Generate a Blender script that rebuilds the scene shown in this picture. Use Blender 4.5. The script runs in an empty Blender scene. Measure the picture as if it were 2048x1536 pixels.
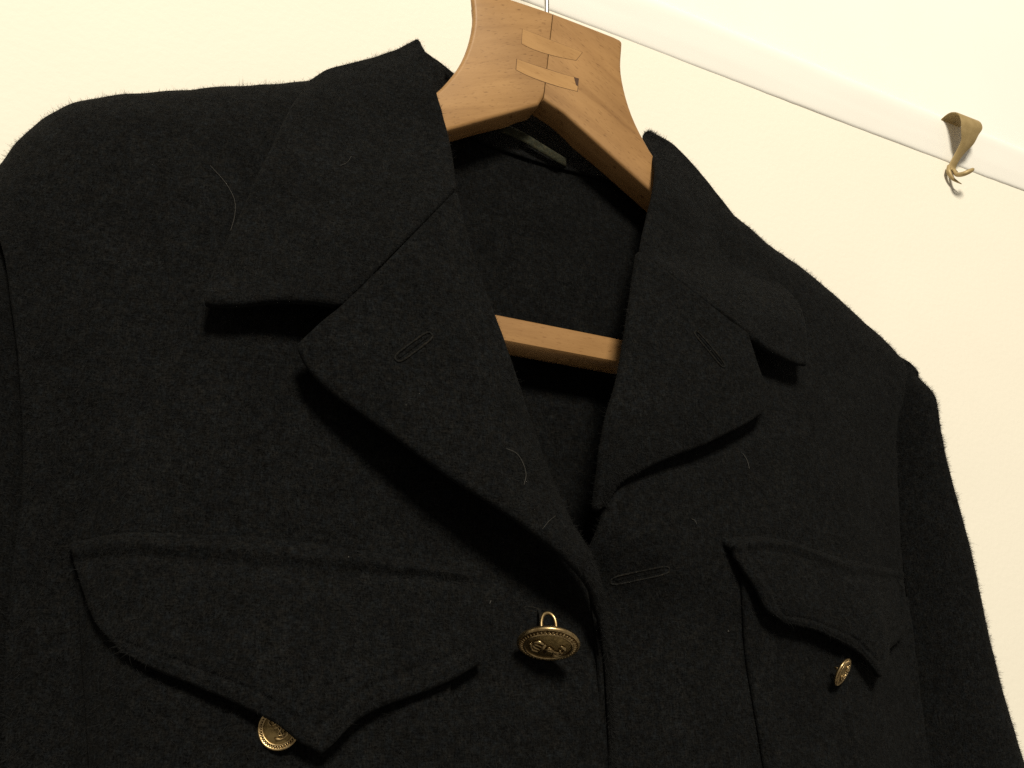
import bpy, bmesh, math, random
import numpy as np
from mathutils import Vector, Matrix, noise
from mathutils.bvhtree import BVHTree

random.seed(7)
rng = np.random.default_rng(7)
sc = bpy.context.scene
COL = sc.collection

# ------------------------------------------------------------------ camera
cam_loc, cam_r, cam_u, cam_b, cam_lens = ((-0.1835, -0.395, 1.45), (0.898794, -0.438371, 0.0), (-0.149932, -0.307406, 0.939693), (-0.411934, -0.84459, -0.34202), 32.5195)
cd = bpy.data.cameras.new('camera')
cam = bpy.data.objects.new('camera', cd)
COL.objects.link(cam)
cam.matrix_world = Matrix(((cam_r[0], cam_u[0], cam_b[0], cam_loc[0]),
                           (cam_r[1], cam_u[1], cam_b[1], cam_loc[1]),
                           (cam_r[2], cam_u[2], cam_b[2], cam_loc[2]),
                           (0, 0, 0, 1)))
cd.sensor_width = 36
cd.lens = cam_lens
cd.clip_start = 0.01
cd.clip_end = 50
sc.camera = cam

# ------------------------------------------------------------------ light: one warm ceiling lamp, faint room bounce
w = bpy.data.worlds.new('World')
sc.world = w
w.use_nodes = True
bg = w.node_tree.nodes['Background']
bg.inputs[0].default_value = (1.0, 0.88, 0.70, 1)
bg.inputs[1].default_value = 0.24
ld = bpy.data.lights.new('ceiling_lamp', 'POINT')
ld.energy = 685
ld.shadow_soft_size = 0.42
ld.color = (1.0, 0.905, 0.725)
lamp = bpy.data.objects.new('ceiling_lamp', ld)
lamp.location = (-0.62, -3.00, 3.55)
COL.objects.link(lamp)
sc.view_settings.view_transform = 'Standard'
sc.view_settings.look = 'None'
sc.view_settings.exposure = 0.0
sc.view_settings.gamma = 1.0
sc.render.engine = 'CYCLES'
sc.cycles.use_denoising = False
sc.cycles.max_bounces = 6

# ------------------------------------------------------------------ materials
def new_mat(name):
    m = bpy.data.materials.new(name)
    m.use_nodes = True
    nt = m.node_tree
    b = nt.nodes['Principled BSDF']
    return m, nt, b

def N(nt, t, **kw):
    n = nt.nodes.new(t)
    for k, v in kw.items():
        if k.startswith('i_'):
            n.inputs[k[2:].replace('_', ' ')].default_value = v
        else:
            setattr(n, k, v)
    return n

def ramp(nt, fac, stops):
    r = nt.nodes.new('ShaderNodeValToRGB')
    e = r.color_ramp.elements
    while len(e) < len(stops):
        e.new(0.5)
    for i, (p, c) in enumerate(stops):
        e[i].position = p
        e[i].color = (c[0], c[1], c[2], 1)
    nt.links.new(fac, r.inputs[0])
    return r.outputs[0]

def wool(name, dark, light, sheen=0.35, bump=0.6, speck=1500):
    m, nt, b = new_mat(name)
    tc = N(nt, 'ShaderNodeTexCoord')
    def noi(scale, stretch=None, **kw):
        n = N(nt, 'ShaderNodeTexNoise', i_Scale=scale, **kw)
        if stretch:
            mp = N(nt, 'ShaderNodeMapping')
            mp.inputs['Scale'].default_value = stretch
            nt.links.new(tc.outputs['Object'], mp.inputs['Vector'])
            nt.links.new(mp.outputs[0], n.inputs['Vector'])
        else:
            nt.links.new(tc.outputs['Object'], n.inputs['Vector'])
        return n.outputs[0]
    n1 = noi(speck, None, i_Detail=3.0, i_Roughness=0.75)
    weft = noi(speck * 0.8, (0.35, 1, 1.6), i_Detail=1.0)        # faint horizontal weave under the nap
    warp = noi(speck * 0.8, (1.6, 1, 0.35), i_Detail=1.0)
    n2 = noi(55.0, None, i_Detail=4.0)
    n4 = noi(320.0, None, i_Detail=3.0, i_Roughness=0.6)          # tufty patches of nap
    n3 = noi(speck * 0.35, None, i_Detail=2.0)
    def add(a, c, wa, wc):
        q = N(nt, 'ShaderNodeMath', operation='MULTIPLY'); q.inputs[1].default_value = wa
        nt.links.new(a, q.inputs[0])
        r = N(nt, 'ShaderNodeMath', operation='MULTIPLY_ADD'); r.inputs[1].default_value = wc
        nt.links.new(c, r.inputs[0]); nt.links.new(q.outputs[0], r.inputs[2])
        return r.outputs[0]
    h = add(n1, weft, 0.5, 0.25)
    h = add(h, warp, 1.0, 0.25)
    mid = tuple(a * 0.55 + c * 0.45 for a, c in zip(dark, light))
    c1 = ramp(nt, h, [(0.38, dark), (0.50, mid), (0.62, light)])
    # fine melange of navy, brown and black fibres
    c2 = ramp(nt, n3, [(0.34, (0.90, 1.00, 1.12)), (0.5, (1, 1, 1)), (0.66, (1.10, 1.0, 0.90))])
    c3 = ramp(nt, n2, [(0.3, (0.82, 0.82, 0.82)), (0.7, (1.16, 1.16, 1.15))])
    c4 = ramp(nt, n4, [(0.34, (0.70, 0.70, 0.70)), (0.66, (1.30, 1.30, 1.28))])
    out = c1
    for c in (c2, c3, c4):
        mx = N(nt, 'ShaderNodeMix', data_type='RGBA', blend_type='MULTIPLY')
        mx.inputs[0].default_value = 1.0
        nt.links.new(out, mx.inputs[6]); nt.links.new(c, mx.inputs[7])
        out = mx.outputs[2]
    nt.links.new(out, b.inputs['Base Color'])
    b.inputs['Roughness'].default_value = 0.95
    b.inputs['Specular IOR Level'].default_value = 0.06
    b.inputs['Sheen Weight'].default_value = sheen * 0.045
    b.inputs['Sheen Roughness'].default_value = 0.5
    b.inputs['Sheen Tint'].default_value = (0.48, 0.50, 0.50, 1)
    bp = N(nt, 'ShaderNodeBump', i_Strength=bump, i_Distance=0.0010)
    nt.links.new(h, bp.inputs['Height'])
    bp2 = N(nt, 'ShaderNodeBump', i_Strength=0.35, i_Distance=0.0012)
    nt.links.new(n4, bp2.inputs['Height'])
    nt.links.new(bp.outputs[0], bp2.inputs['Normal'])
    nt.links.new(bp2.outputs[0], b.inputs['Normal'])
    return m

WOOL = wool('navy_melton_wool', (0.0006, 0.0006, 0.0007), (0.0094, 0.0101, 0.0108), speck=1600)
WOOLIN = wool('navy_wool_inside', (0.0006, 0.0006, 0.0007), (0.0086, 0.0092, 0.0098), sheen=0.2, speck=1600)
THREAD = wool('buttonhole_thread', (0.004, 0.004, 0.004), (0.021, 0.0205, 0.019), sheen=0.2, speck=2600)
TAPE = wool('olive_tape', (0.014, 0.0145, 0.010), (0.046, 0.047, 0.033), sheen=0.2, speck=2400)

def fibre_mat():
    m, nt, b = new_mat('loose_wool_fibre')
    b.inputs['Base Color'].default_value = (0.0080, 0.0084, 0.0088, 1)
    b.inputs['Roughness'].default_value = 0.8
    b.inputs['Specular IOR Level'].default_value = 0.1
    return m
FIBRE = fibre_mat()

def lint_mat():
    m, nt, b = new_mat('pale_lint')
    b.inputs['Base Color'].default_value = (0.05, 0.048, 0.043, 1)
    b.inputs['Roughness'].default_value = 0.7
    return m
LINT = lint_mat()

def wood(name, rot_y, dark, mid, light, offs=(0, 0, 0), fleck=1.0):
    m, nt, b = new_mat(name)
    tc = N(nt, 'ShaderNodeTexCoord')
    mp0 = N(nt, 'ShaderNodeMapping')
    mp0.inputs['Location'].default_value = offs
    mp0.inputs['Rotation'].default_value = (0, rot_y, 0)
    nt.links.new(tc.outputs['Object'], mp0.inputs['Vector'])
    def stretched(sx, sy, sz, **kw):
        mp = N(nt, 'ShaderNodeMapping')
        mp.inputs['Scale'].default_value = (sx, sy, sz)
        nt.links.new(mp0.outputs[0], mp.inputs['Vector'])
        n = N(nt, 'ShaderNodeTexNoise', **kw)
        nt.links.new(mp.outputs[0], n.inputs['Vector'])
        return n
    g = stretched(14, 120, 120, i_Scale=1.0, i_Detail=5.0, i_Roughness=0.6, i_Distortion=0.6)
    f = stretched(260, 320, 1500, i_Scale=1.0, i_Detail=2.0)
    big = stretched(18, 18, 26, i_Scale=1.0, i_Detail=2.0)
    c1 = ramp(nt, g.outputs[0], [(0.28, dark), (0.5, mid), (0.72, light)])
    k = 1 - 0.42 * fleck
    c2 = ramp(nt, f.outputs[0], [(0.26, (k, k * 0.9, k * 0.8)), (0.40, (1, 1, 1))])
    c3 = ramp(nt, big.outputs[0], [(0.3, (0.78, 0.73, 0.68)), (0.7, (1.10, 1.08, 1.06))])
    mx = N(nt, 'ShaderNodeMix', data_type='RGBA', blend_type='MULTIPLY'); mx.inputs[0].default_value = 1
    nt.links.new(c1, mx.inputs[6]); nt.links.new(c2, mx.inputs[7])
    mx2 = N(nt, 'ShaderNodeMix', data_type='RGBA', blend_type='MULTIPLY'); mx2.inputs[0].default_value = 1
    nt.links.new(mx.outputs[2], mx2.inputs[6]); nt.links.new(c3, mx2.inputs[7])
    nt.links.new(mx2.outputs[2], b.inputs['Base Color'])
    b.inputs['Roughness'].default_value = 0.48
    b.inputs['Specular IOR Level'].default_value = 0.35
    bp = N(nt, 'ShaderNodeBump', i_Strength=0.12, i_Distance=0.0004)
    nt.links.new(f.outputs[0], bp.inputs['Height'])
    nt.links.new(bp.outputs[0], b.inputs['Normal'])
    return m

BD, BM, BL = (0.250, 0.136, 0.052), (0.322, 0.184, 0.074), (0.375, 0.222, 0.094)
WOOD_R = wood('beech_right', math.radians(-30), BD, BM, BL)
WOOD_L = wood('beech_left', math.radians(24), BD, BM, BL, (0.3, 0.1, 0.2))
WOOD_BAR = wood('beech_bar', 0.0, BD, BM, BL, (0.7, 0.4, 0.1), 0.7)
WOOD_INLAY = wood('pale_beech_inlay', math.radians(-12), (0.32, 0.180, 0.068), (0.375, 0.218, 0.085), (0.42, 0.25, 0.102), (0.2, 0.9, 0.6), 0.6)

def simple(name, col, rough, metal=0.0, spec=0.5):
    m, nt, b = new_mat(name)
    b.inputs['Base Color'].default_value = (*col, 1)
    b.inputs['Roughness'].default_value = rough
    b.inputs['Metallic'].default_value = metal
    b.inputs['Specular IOR Level'].default_value = spec
    return m
GLUE_NOTCH_SHADE = simple('dark_glue_and_notch_shade', (0.06, 0.026, 0.010), 0.8)  # glue round the inlays; also the painted shade in the lower notch
STEEL = simple('steel_wire', (0.62, 0.60, 0.56), 0.28, 1.0)

def metal_aged(name, c_hi, c_lo, rough, scale, metallic=1.0):
    m, nt, b = new_mat(name)
    tc = N(nt, 'ShaderNodeTexCoord')
    n = N(nt, 'ShaderNodeTexNoise', i_Scale=scale, i_Detail=5.0, i_Roughness=0.65)
    nt.links.new(tc.outputs['Object'], n.inputs['Vector'])
    nt.links.new(ramp(nt, n.outputs[0], [(0.35, c_lo), (0.62, c_hi)]), b.inputs['Base Color'])
    r = ramp(nt, n.outputs[0], [(0.3, (rough + 0.14,) * 3), (0.7, (rough,) * 3)])
    nt.links.new(r, b.inputs['Roughness'])
    b.inputs['Metallic'].default_value = metallic
    bp = N(nt, 'ShaderNodeBump', i_Strength=0.08, i_Distance=0.0003)
    nt.links.new(n.outputs[0], bp.inputs['Height'])
    nt.links.new(bp.outputs[0], b.inputs['Normal'])
    return m
GILT = metal_aged('gilt_brass', (0.50, 0.38, 0.205), (0.26, 0.18, 0.085), 0.29, 500)
GILT_FIELD = metal_aged('gilt_field', (0.30, 0.22, 0.10), (0.17, 0.12, 0.05), 0.40, 700)
BRASS = metal_aged('dull_brass', (0.40, 0.30, 0.145), (0.32, 0.235, 0.105), 0.5, 160, 0.25)

def paint(name, col, bump_scale, bump_str, rough, dist=0.0008):
    m, nt, b = new_mat(name)
    tc = N(nt, 'ShaderNodeTexCoord')
    n = N(nt, 'ShaderNodeTexNoise', i_Scale=bump_scale, i_Detail=4.0, i_Roughness=0.55)
    n2 = N(nt, 'ShaderNodeTexNoise', i_Scale=9.0, i_Detail=3.0)
    for k in (n, n2):
        nt.links.new(tc.outputs['Object'], k.inputs['Vector'])
    nt.links.new(ramp(nt, n2.outputs[0], [(0.3, tuple(c * 0.975 for c in col)), (0.7, col)]), b.inputs['Base Color'])
    b.inputs['Roughness'].default_value = rough
    b.inputs['Specular IOR Level'].default_value = 0.25
    bp = N(nt, 'ShaderNodeBump', i_Strength=bump_str, i_Distance=dist)
    nt.links.new(n.outputs[0], bp.inputs['Height'])
    nt.links.new(bp.outputs[0], b.inputs['Normal'])
    return m
WALL = paint('cream_wall_paint', (0.80, 0.775, 0.70), 260, 0.22, 0.8)
RAIL = paint('white_gloss_paint', (0.84, 0.835, 0.81), 60, 0.10, 0.6)

# ------------------------------------------------------------------ mesh helpers
def link(name, verts, faces, mat, parent=None, smooth=True):
    me = bpy.data.meshes.new(name)
    me.from_pydata([tuple(map(float, v)) for v in verts], [], faces)
    me.materials.append(mat)
    if smooth:
        me.polygons.foreach_set('use_smooth', [True] * len(me.polygons))
    me.update()
    bm = bmesh.new(); bm.from_mesh(me)
    bmesh.ops.recalc_face_normals(bm, faces=bm.faces)
    bm.to_mesh(me); bm.free()
    o = bpy.data.objects.new(name, me)
    COL.objects.link(o)
    if parent is not None:
        attach(o, parent)
    return o

def attach(o, parent):
    o.parent = parent
    m = Matrix.Identity(4)
    p = parent
    m = world_of(parent)
    o.matrix_parent_inverse = m.inverted()

def world_of(o):
    m = o.matrix_basis.copy()
    if o.parent is not None:
        m = world_of(o.parent) @ o.matrix_parent_inverse @ m
    return m

def thing(name, label, cat, loc):
    o = bpy.data.objects.new(name, None)
    o.location = loc
    o.empty_display_size = 0.02
    COL.objects.link(o)
    o['label'] = label
    o['category'] = cat
    return o

def curve(pts, n, closed=False, dense=24):
    """Catmull-Rom through the points, resampled evenly by length."""
    P = np.array(pts, float)
    if len(P) == 2:
        t = np.linspace(0, 1, n)[:, None]
        return P[0] * (1 - t) + P[1] * t
    out = []
    m = len(P)
    for i in range(m - 1 if not closed else m):
        if closed:
            a, b, c, d = P[(i - 1) % m], P[i], P[(i + 1) % m], P[(i + 2) % m]
        else:
            b, c = P[i], P[i + 1]
            a = P[i - 1] if i > 0 else 2 * b - c
            d = P[i + 2] if i + 2 < m else 2 * c - b
        # centripetal-like tangents
        lb = max(np.linalg.norm(c - b), 1e-9)
        la = max(np.linalg.norm(b - a), 1e-9); lc = max(np.linalg.norm(d - c), 1e-9)
        t1 = ((b - a) / la * lb + (c - b) * la / lb * lb / la) * 0.5
        t1 = lb * ((c - b) / lb * la + (b - a) / la * lb) / (la + lb)
        t2 = lb * ((c - b) / lb * lc + (d - c) / lc * lb) / (lc + lb)
        for k in range(dense):
            t = k / dense
            h1 = 2 * t**3 - 3 * t**2 + 1; h2 = t**3 - 2 * t**2 + t
            h3 = -2 * t**3 + 3 * t**2; h4 = t**3 - t**2
            out.append(h1 * b + h2 * t1 + h3 * c + h4 * t2)
    if not closed:
        out.append(P[-1])
    else:
        out.append(out[0])
    out = np.array(out)
    s = np.concatenate([[0], np.cumsum(np.linalg.norm(np.diff(out, axis=0), axis=1))])
    q = np.linspace(0, s[-1], n + (1 if closed else 0))
    r = np.stack([np.interp(q, s, out[:, k]) for k in range(3)], 1)
    return r[:-1] if closed else r

def poly(*segs):
    """Join curves that meet at sharp corners; each seg is (points, weight)."""
    return segs

def bcurve(spec, n):
    """spec: list of points, or list of several point lists joined with corners."""
    if isinstance(spec[0][0], (tuple, list)):
        parts = [curve(s, 200) for s in spec]
        L = [np.linalg.norm(np.diff(p, axis=0), axis=1).sum() for p in parts]
        allp = np.concatenate([parts[0]] + [p[1:] for p in parts[1:]])
        s = np.concatenate([[0], np.cumsum(np.linalg.norm(np.diff(allp, axis=0), axis=1))])
        q = np.linspace(0, s[-1], n)
        # snap the corner samples
        acc = 0
        for l in L[:-1]:
            acc += l
            q[np.argmin(abs(q - acc))] = acc
        return np.stack([np.interp(q, s, allp[:, k]) for k in range(3)], 1)
    return curve(spec, n)

def coons(bottom, top, left, right, nu, nv):
    """rows run bottom -> top, columns left -> right."""
    B = bcurve(bottom, nu); T = bcurve(top, nu)
    L = bcurve(left, nv); R = bcurve(right, nv)
    u = np.linspace(0, 1, nu)[None, :, None]
    v = np.linspace(0, 1, nv)[:, None, None]
    S = (1 - v) * B[None] + v * T[None] + (1 - u) * L[:, None] + u * R[:, None]
    S -= ((1 - u) * (1 - v) * B[0] + u * (1 - v) * B[-1] + (1 - u) * v * T[0] + u * v * T[-1])
    return S

def normals(G):
    du = np.gradient(G, axis=1); dv = np.gradient(G, axis=0)
    n = np.cross(du, dv)
    n /= np.maximum(np.linalg.norm(n, axis=2, keepdims=True), 1e-12)
    if n[..., 1].mean() > 0:
        n = -n
    return n

def fbm(G, scale, seed):
    out = np.empty(G.shape[:2])
    for j in range(G.shape[0]):
        for i in range(G.shape[1]):
            p = G[j, i] * scale
            out[j, i] = noise.noise(Vector((p[0] + seed * 17.3, p[1] * 0.5 + seed, p[2])))
    return out

def wrinkle(G, amp, scale, seed, fine=0.00025, aniso=(1, 1, 1)):
    n = normals(G)
    return G + n * (amp * fbm(G * np.array(aniso), scale, seed) + fine * fbm(G, scale * 6, seed + 3))[..., None]

def roll_edge(G, side, r, ang, k):
    """Carry a sheet on round a soft fold at one side, turning backwards."""
    if side == 'left':
        return roll_edge(G[:, ::-1], 'right', r, ang, k)[:, ::-1]
    if side == 'top':
        return np.swapaxes(roll_edge(np.swapaxes(G, 0, 1), 'right', r, ang, k), 0, 1)
    n = normals(G)[:, -1]
    T = G[:, -1] - G[:, -3]
    T /= np.linalg.norm(T, axis=1, keepdims=True)
    n = n - T * (n * T).sum(1, keepdims=True)
    n /= np.linalg.norm(n, axis=1, keepdims=True)
    P = G[:, -1]
    ex = []
    for j in range(1, k + 1):
        a = ang * j / k
        ex.append(P + T * r * math.sin(a) - n * r * (1 - math.cos(a)))
    return np.concatenate([G, np.stack(ex, 1)], 1)

SHEETS = []
def sheet(name, G, t, mat, parent, fuzz=1.0, flip=False):
    nv, nu = G.shape[:2]
    n = normals(G)
    F = G.reshape(-1, 3)
    B = (G - n * t).reshape(-1, 3)
    verts = [F, B]
    faces = []
    off = nv * nu
    idx = lambda j, i: j * nu + i
    for j in range(nv - 1):
        for i in range(nu - 1):
            a, b, c, d = idx(j, i), idx(j, i + 1), idx(j + 1, i + 1), idx(j + 1, i)
            faces.append((a, b, c, d))
            faces.append((a + off, d + off, c + off, b + off))
    per = [(0, i) for i in range(nu)] + [(j, nu - 1) for j in range(1, nv)] + \
          [(nv - 1, i) for i in range(nu - 2, -1, -1)] + [(j, 0) for j in range(nv - 2, 0, -1)]
    rim1 = []
    for (j, i) in per:
        jj = 1 if j == 0 else (nv - 2 if j == nv - 1 else j)
        ii = 1 if i == 0 else (nu - 2 if i == nu - 1 else i)
        o = G[j, i] - G[jj, ii]
        o = o / max(np.linalg.norm(o), 1e-9)
        m = G[j, i] - n[j, i] * t
        rim1.append([G[j, i] - n[j, i] * t * 0.15 + o * t * 0.30, G[j, i] - n[j, i] * t * 0.5 + o * t * 0.42,
                     m + n[j, i] * t * 0.15 + o * t * 0.30])
    base = 2 * off
    R = np.array(rim1).reshape(-1, 3)
    verts.append(R)
    m = len(per)
    for k in range(m):
        k2 = (k + 1) % m
        a, b = idx(*per[k]), idx(*per[k2])
        ra, rb = base + 3 * k, base + 3 * k2
        faces += [(a, ra, rb, b), (ra, ra + 1, rb + 1, rb), (ra + 1, ra + 2, rb + 2, rb + 1), (ra + 2, a + off, b + off, rb + 2)]
    o = link(name, np.concatenate(verts), faces, mat, parent)
    if fuzz > 0:
        SHEETS.append((G, n, fuzz))
    return o

def bvh_of(G):
    nv, nu = G.shape[:2]
    f = [(j * nu + i, j * nu + i + 1, (j + 1) * nu + i + 1, (j + 1) * nu + i) for j in range(nv - 1) for i in range(nu - 1)]
    return BVHTree.FromPolygons([Vector(p) for p in G.reshape(-1, 3)], f)

def drape(G, bvh, off):
    """Lay a sheet on another one, off[...] metres in front of it."""
    G = G.copy()
    off = np.broadcast_to(off, G.shape[:2])
    last = -0.085
    for j in range(G.shape[0]):
        for i in range(G.shape[1]):
            h = bvh.ray_cast(Vector((G[j, i, 0], -1, G[j, i, 2])), Vector((0, 1, 0)))
            if h[0] is not None:
                last = h[0].y
            G[j, i, 1] = last - off[j, i]
    return G

def tube(name, pts, rad, mat, parent=None, seg=12, closed=False):
    P = np.array(pts, float)
    n = len(P)
    rad = np.broadcast_to(rad, n)
    verts, faces = [], []
    prev = None
    for i in range(n):
        if closed:
            t = P[(i + 1) % n] - P[i - 1]
        else:
            t = P[min(i + 1, n - 1)] - P[max(i - 1, 0)]
        t = t / np.linalg.norm(t)
        if prev is None:
            a = np.array([0, 0, 1.0]) if abs(t[2]) < 0.9 else np.array([1.0, 0, 0])
        else:
            a = prev
        x = a - t * (a @ t); x /= np.linalg.norm(x)
        prev = x
        y = np.cross(t, x)
        for k in range(seg):
            q = 2 * math.pi * k / seg
            verts.append(P[i] + (x * math.cos(q) + y * math.sin(q)) * rad[i])
    for i in range(n if closed else n - 1):
        i2 = (i + 1) % n
        for k in range(seg):
            k2 = (k + 1) % seg
            faces.append((i * seg + k, i * seg + k2, i2 * seg + k2, i2 * seg + k))
    if not closed:
        faces.append(tuple(range(seg))); faces.append(tuple(range((n - 1) * seg, n * seg)))
    return link(name, verts, faces, mat, parent)

def slab(name, outline, y0, y1, mat, parent=None, bevel=0.0015, seg=3, keep=None):
    """An outline in the x-z plane with real thickness and eased edges."""
    bm = bmesh.new()
    vs = [bm.verts.new((p[0], y0, p[2])) for p in outline]
    f = bm.faces.new(vs)
    r = bmesh.ops.extrude_face_region(bm, geom=[f])
    for v in r['geom']:
        if isinstance(v, bmesh.types.BMVert):
            v.co.y = y1
    bmesh.ops.recalc_face_normals(bm, faces=bm.faces)
    if bevel > 0:
        ed = [e for e in bm.edges if len(e.link_faces) == 2 and e.calc_face_angle(0) > 0.6 and not (keep and all(keep(v.co) for v in e.verts))]
        bmesh.ops.bevel(bm, geom=ed, offset=bevel, segments=seg, profile=0.5, affect='EDGES', clamp_overlap=True)
    bmesh.ops.triangulate(bm, faces=[f for f in bm.faces if len(f.verts) > 4])
    me = bpy.data.meshes.new(name); bm.to_mesh(me); bm.free()
    me.materials.append(mat)
    me.polygons.foreach_set('use_smooth', [True] * len(me.polygons))
    me.set_sharp_from_angle(angle=math.radians(35))
    o = bpy.data.objects.new(name, me); COL.objects.link(o)
    if parent is not None:
        attach(o, parent)
    return o

# ------------------------------------------------------------------ setting: wall and picture rail
def build_wall():
    nx, nz = 120, 60
    xs = np.linspace(-3.0, 4.0, nx); zs = np.linspace(0.0, 3.2, nz)
    V = [(x, 0.0009 * noise.noise(Vector((x * 6, 0, z * 6))), z) for z in zs for x in xs]
    Fc = [(j * nx + i, j * nx + i + 1, (j + 1) * nx + i + 1, (j + 1) * nx + i) for j in range(nz - 1) for i in range(nx - 1)]
    o = link('wall', V, Fc, WALL)
    o['kind'] = 'structure'
build_wall()

RZ0 = 1.8535            # underside of the rail at x = 0.09
def rail_z(x):
    return RZ0 - 0.0235 * (x - 0.09)

def build_rail():
    prof = [(0.004, 0.0008), (-0.0004, 0.0002), (-0.0010, 0.0006), (-0.0018, 0.0020), (-0.0028, 0.0050), (-0.0038, 0.0085), (-0.0048, 0.0120), (-0.0059, 0.0165),
            (-0.0069, 0.0205), (-0.0079, 0.0250), (-0.0087, 0.0295), (-0.0088, 0.0335), (-0.0078, 0.0365), (-0.0055, 0.0385),
            (-0.0030, 0.0395), (0.004, 0.0400)]
    prof = curve([(0, a * 0.7, b) for a, b in prof], 40)
    xs = np.linspace(-3.0, 4.0, 1800)
    V, Fc = [], []
    m = len(prof)
    for x in xs:
        wob = 0.0004 * noise.noise(Vector((x * 30, 1.7, 0))) + 0.00045 * max(0, noise.noise(Vector((x * 90, 5.7, 0))))
        for k, p in enumerate(prof):
            low = math.exp(-p[2] / 0.004)
            V.append((x, p[1] + 0.0004 * noise.noise(Vector((x * 14, 9, p[2] * 60))), rail_z(x) + p[2] - wob * low))
    for i in range(len(xs) - 1):
        for k in range(m - 1):
            Fc.append((i * m + k, (i + 1) * m + k, (i + 1) * m + k + 1, i * m + k + 1))
    o = link('picture_rail', V, Fc, RAIL)
    o['kind'] = 'structure'
build_rail()
V = [(-3.0, -0.0022, rail_z(-3.0) + 0.03), (4.0, -0.0022, rail_z(4.0) + 0.03), (4.0, -0.0022, 3.2), (-3.0, -0.0022, 3.2)]
fz = link('frieze', V, [(0, 1, 2, 3)], RAIL)
fz['kind'] = 'structure'

# ------------------------------------------------------------------ wooden hanger
def build_hanger():
    H = thing('clothes_hanger', 'wooden beech clothes hanger with two joined arms inside the navy jacket', 'hanger', (0, -0.054, 1.735))
    y0, y1 = -0.063, -0.0485
    gap = 0.00025
    apex = (-0.0050, 1.7351)
    # half outline from the seam: top, concave neck, arm, lower edge
    half = [(0.000, 1.7905), (0.020, 1.7900), (0.0385, 1.7893)]
    neck = [(p[0], p[2]) for p in [(0.0437, -0.0630, 1.7868), (0.0422, -0.0630, 1.7680), (0.0440, -0.0630, 1.7551), (0.0485, -0.0630, 1.7405), (0.0548, -0.0630, 1.7286), (0.0601, -0.0630, 1.7208)]]
    neck += [(0.0860, 1.7080), (0.1100, 1.6900), (0.1400, 1.6690), (0.1640, 1.6520)]
    corner = [(0.0385, 1.7893), (0.0432, 1.7880), neck[0]]
    end = [(0.1640, 1.6520), (0.1700, 1.6460), (0.1690, 1.6380), (0.1630, 1.6350)]
    low = [(0.1630, 1.6350), (0.1300, 1.6545), (0.1000, 1.6730), (0.0, 1.7351)]
    def c3(pts, n, s):
        return [tuple(p) for p in curve([(s * x, 0, z) for x, z in pts], n)]
    seam_top, seam_bot = 0.0018, -0.0045
    for s, mat in ((1, WOOD_R), (-1, WOOD_L)):
        o = c3(half, 8, s)[:-1] + c3(corner, 6, s)[:-1] + c3(neck, 40, s)[:-1] + c3(end, 10, s)[:-1] + c3(low[:2], 6, s)[:-1] + c3(low[1:], 20, s)
        o = [list(p) for p in o]
        o[0][0] = seam_top + s * gap
        o[-1][0] = seam_bot + s * gap
        if s < 0:
            o = o[::-1]
        arm = slab('arm', o, y0, y1, mat, H, 0.0020, 4, lambda c: abs(c.x - (seam_bot + (seam_top - seam_bot) * (c.z - 1.7351) / 0.0554)) < 0.001)
        for vv in arm.data.vertices:          # the arms sweep back towards their ends
            q = min(max((abs(vv.co.x) - 0.075) / 0.06, 0), 1)
            vv.co.y += 0.010 * q * q * (3 - 2 * q)
            if vv.co.y > -0.058:              # the neck is rounded off towards the back
                q = min(max((vv.co.z - 1.715) / 0.03, 0), 1)
                if abs(vv.co.x) > 0.02:
                    vv.co.x -= math.copysign(0.0055 * q, vv.co.x)
    # finger-joint inlays across the seam, with the dark glue line round them
    lower = [(-0.0189, -0.0630, 1.7540), (-0.0117, -0.0630, 1.7538), (-0.0034, -0.0630, 1.7538), (0.0057, -0.0630, 1.7539), (0.0157, -0.0630, 1.7544)]
    lowerb = [(0.0149, -0.0630, 1.7462), (0.0049, -0.0630, 1.7455), (-0.0049, -0.0630, 1.7455), (-0.0129, -0.0630, 1.7460), (-0.0194, -0.0630, 1.7472)]
    upper = [(-0.0158, -0.0630, 1.7733), (-0.0076, -0.0630, 1.7730), (-0.0006, -0.0630, 1.7725), (0.0078, -0.0630, 1.7722), (0.0186, -0.0630, 1.7715)]
    upperb = [(0.0146, -0.0630, 1.7650), (0.0053, -0.0630, 1.7636), (-0.0032, -0.0630, 1.7629), (-0.0100, -0.0630, 1.7629), (-0.0164, -0.0630, 1.7639)]
    for a, b, glow in ((lower, lowerb, 1.0), (upper, upperb, 0.4)):
        out = [tuple(p) for p in curve(a, 14)] + [tuple(p) for p in curve(b, 16)]
        c = np.mean(out, axis=0)
        big = []
        for p in out:
            d = np.array(p) - c; l = np.linalg.norm(d)
            big.append(tuple(np.array(p) + d / l * 0.00022 * glow))
        slab('inlay', out, -0.06312, -0.0560, WOOD_INLAY, H, 0.00012, 1)
        slab('glue_or_notch_shade', big, -0.06305, -0.0570, GLUE_NOTCH_SHADE, H, 0, 1)
    # shade in the notch at the lower inlay's end, painted as a dark sliver
    nt_ = [(0.0130, -0.0632, 1.7542), (0.0159, -0.0632, 1.7543), (0.0152, -0.0632, 1.7495), (0.0141, -0.0632, 1.7497)]
    slab('glue_or_notch_shade', nt_, -0.06320, -0.0600, GLUE_NOTCH_SHADE, H, 0, 1)
    # trouser bar: rounded lower edge
    bm_pts = []
    for x in np.linspace(-0.145, 0.145, 40):
        bm_pts.append(x)
    prof = [(-0.0625, 0.0062), (-0.0618, 0.0068), (-0.0515, 0.0068), (-0.0508, 0.0060), (-0.0508, -0.0050), (-0.0522, -0.0066), (-0.0560, -0.0074), (-0.0600, -0.0064), (-0.0622, -0.0044), (-0.0627, 0.0)]
    V, Fc = [], []
    zc = 1.6088
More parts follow.
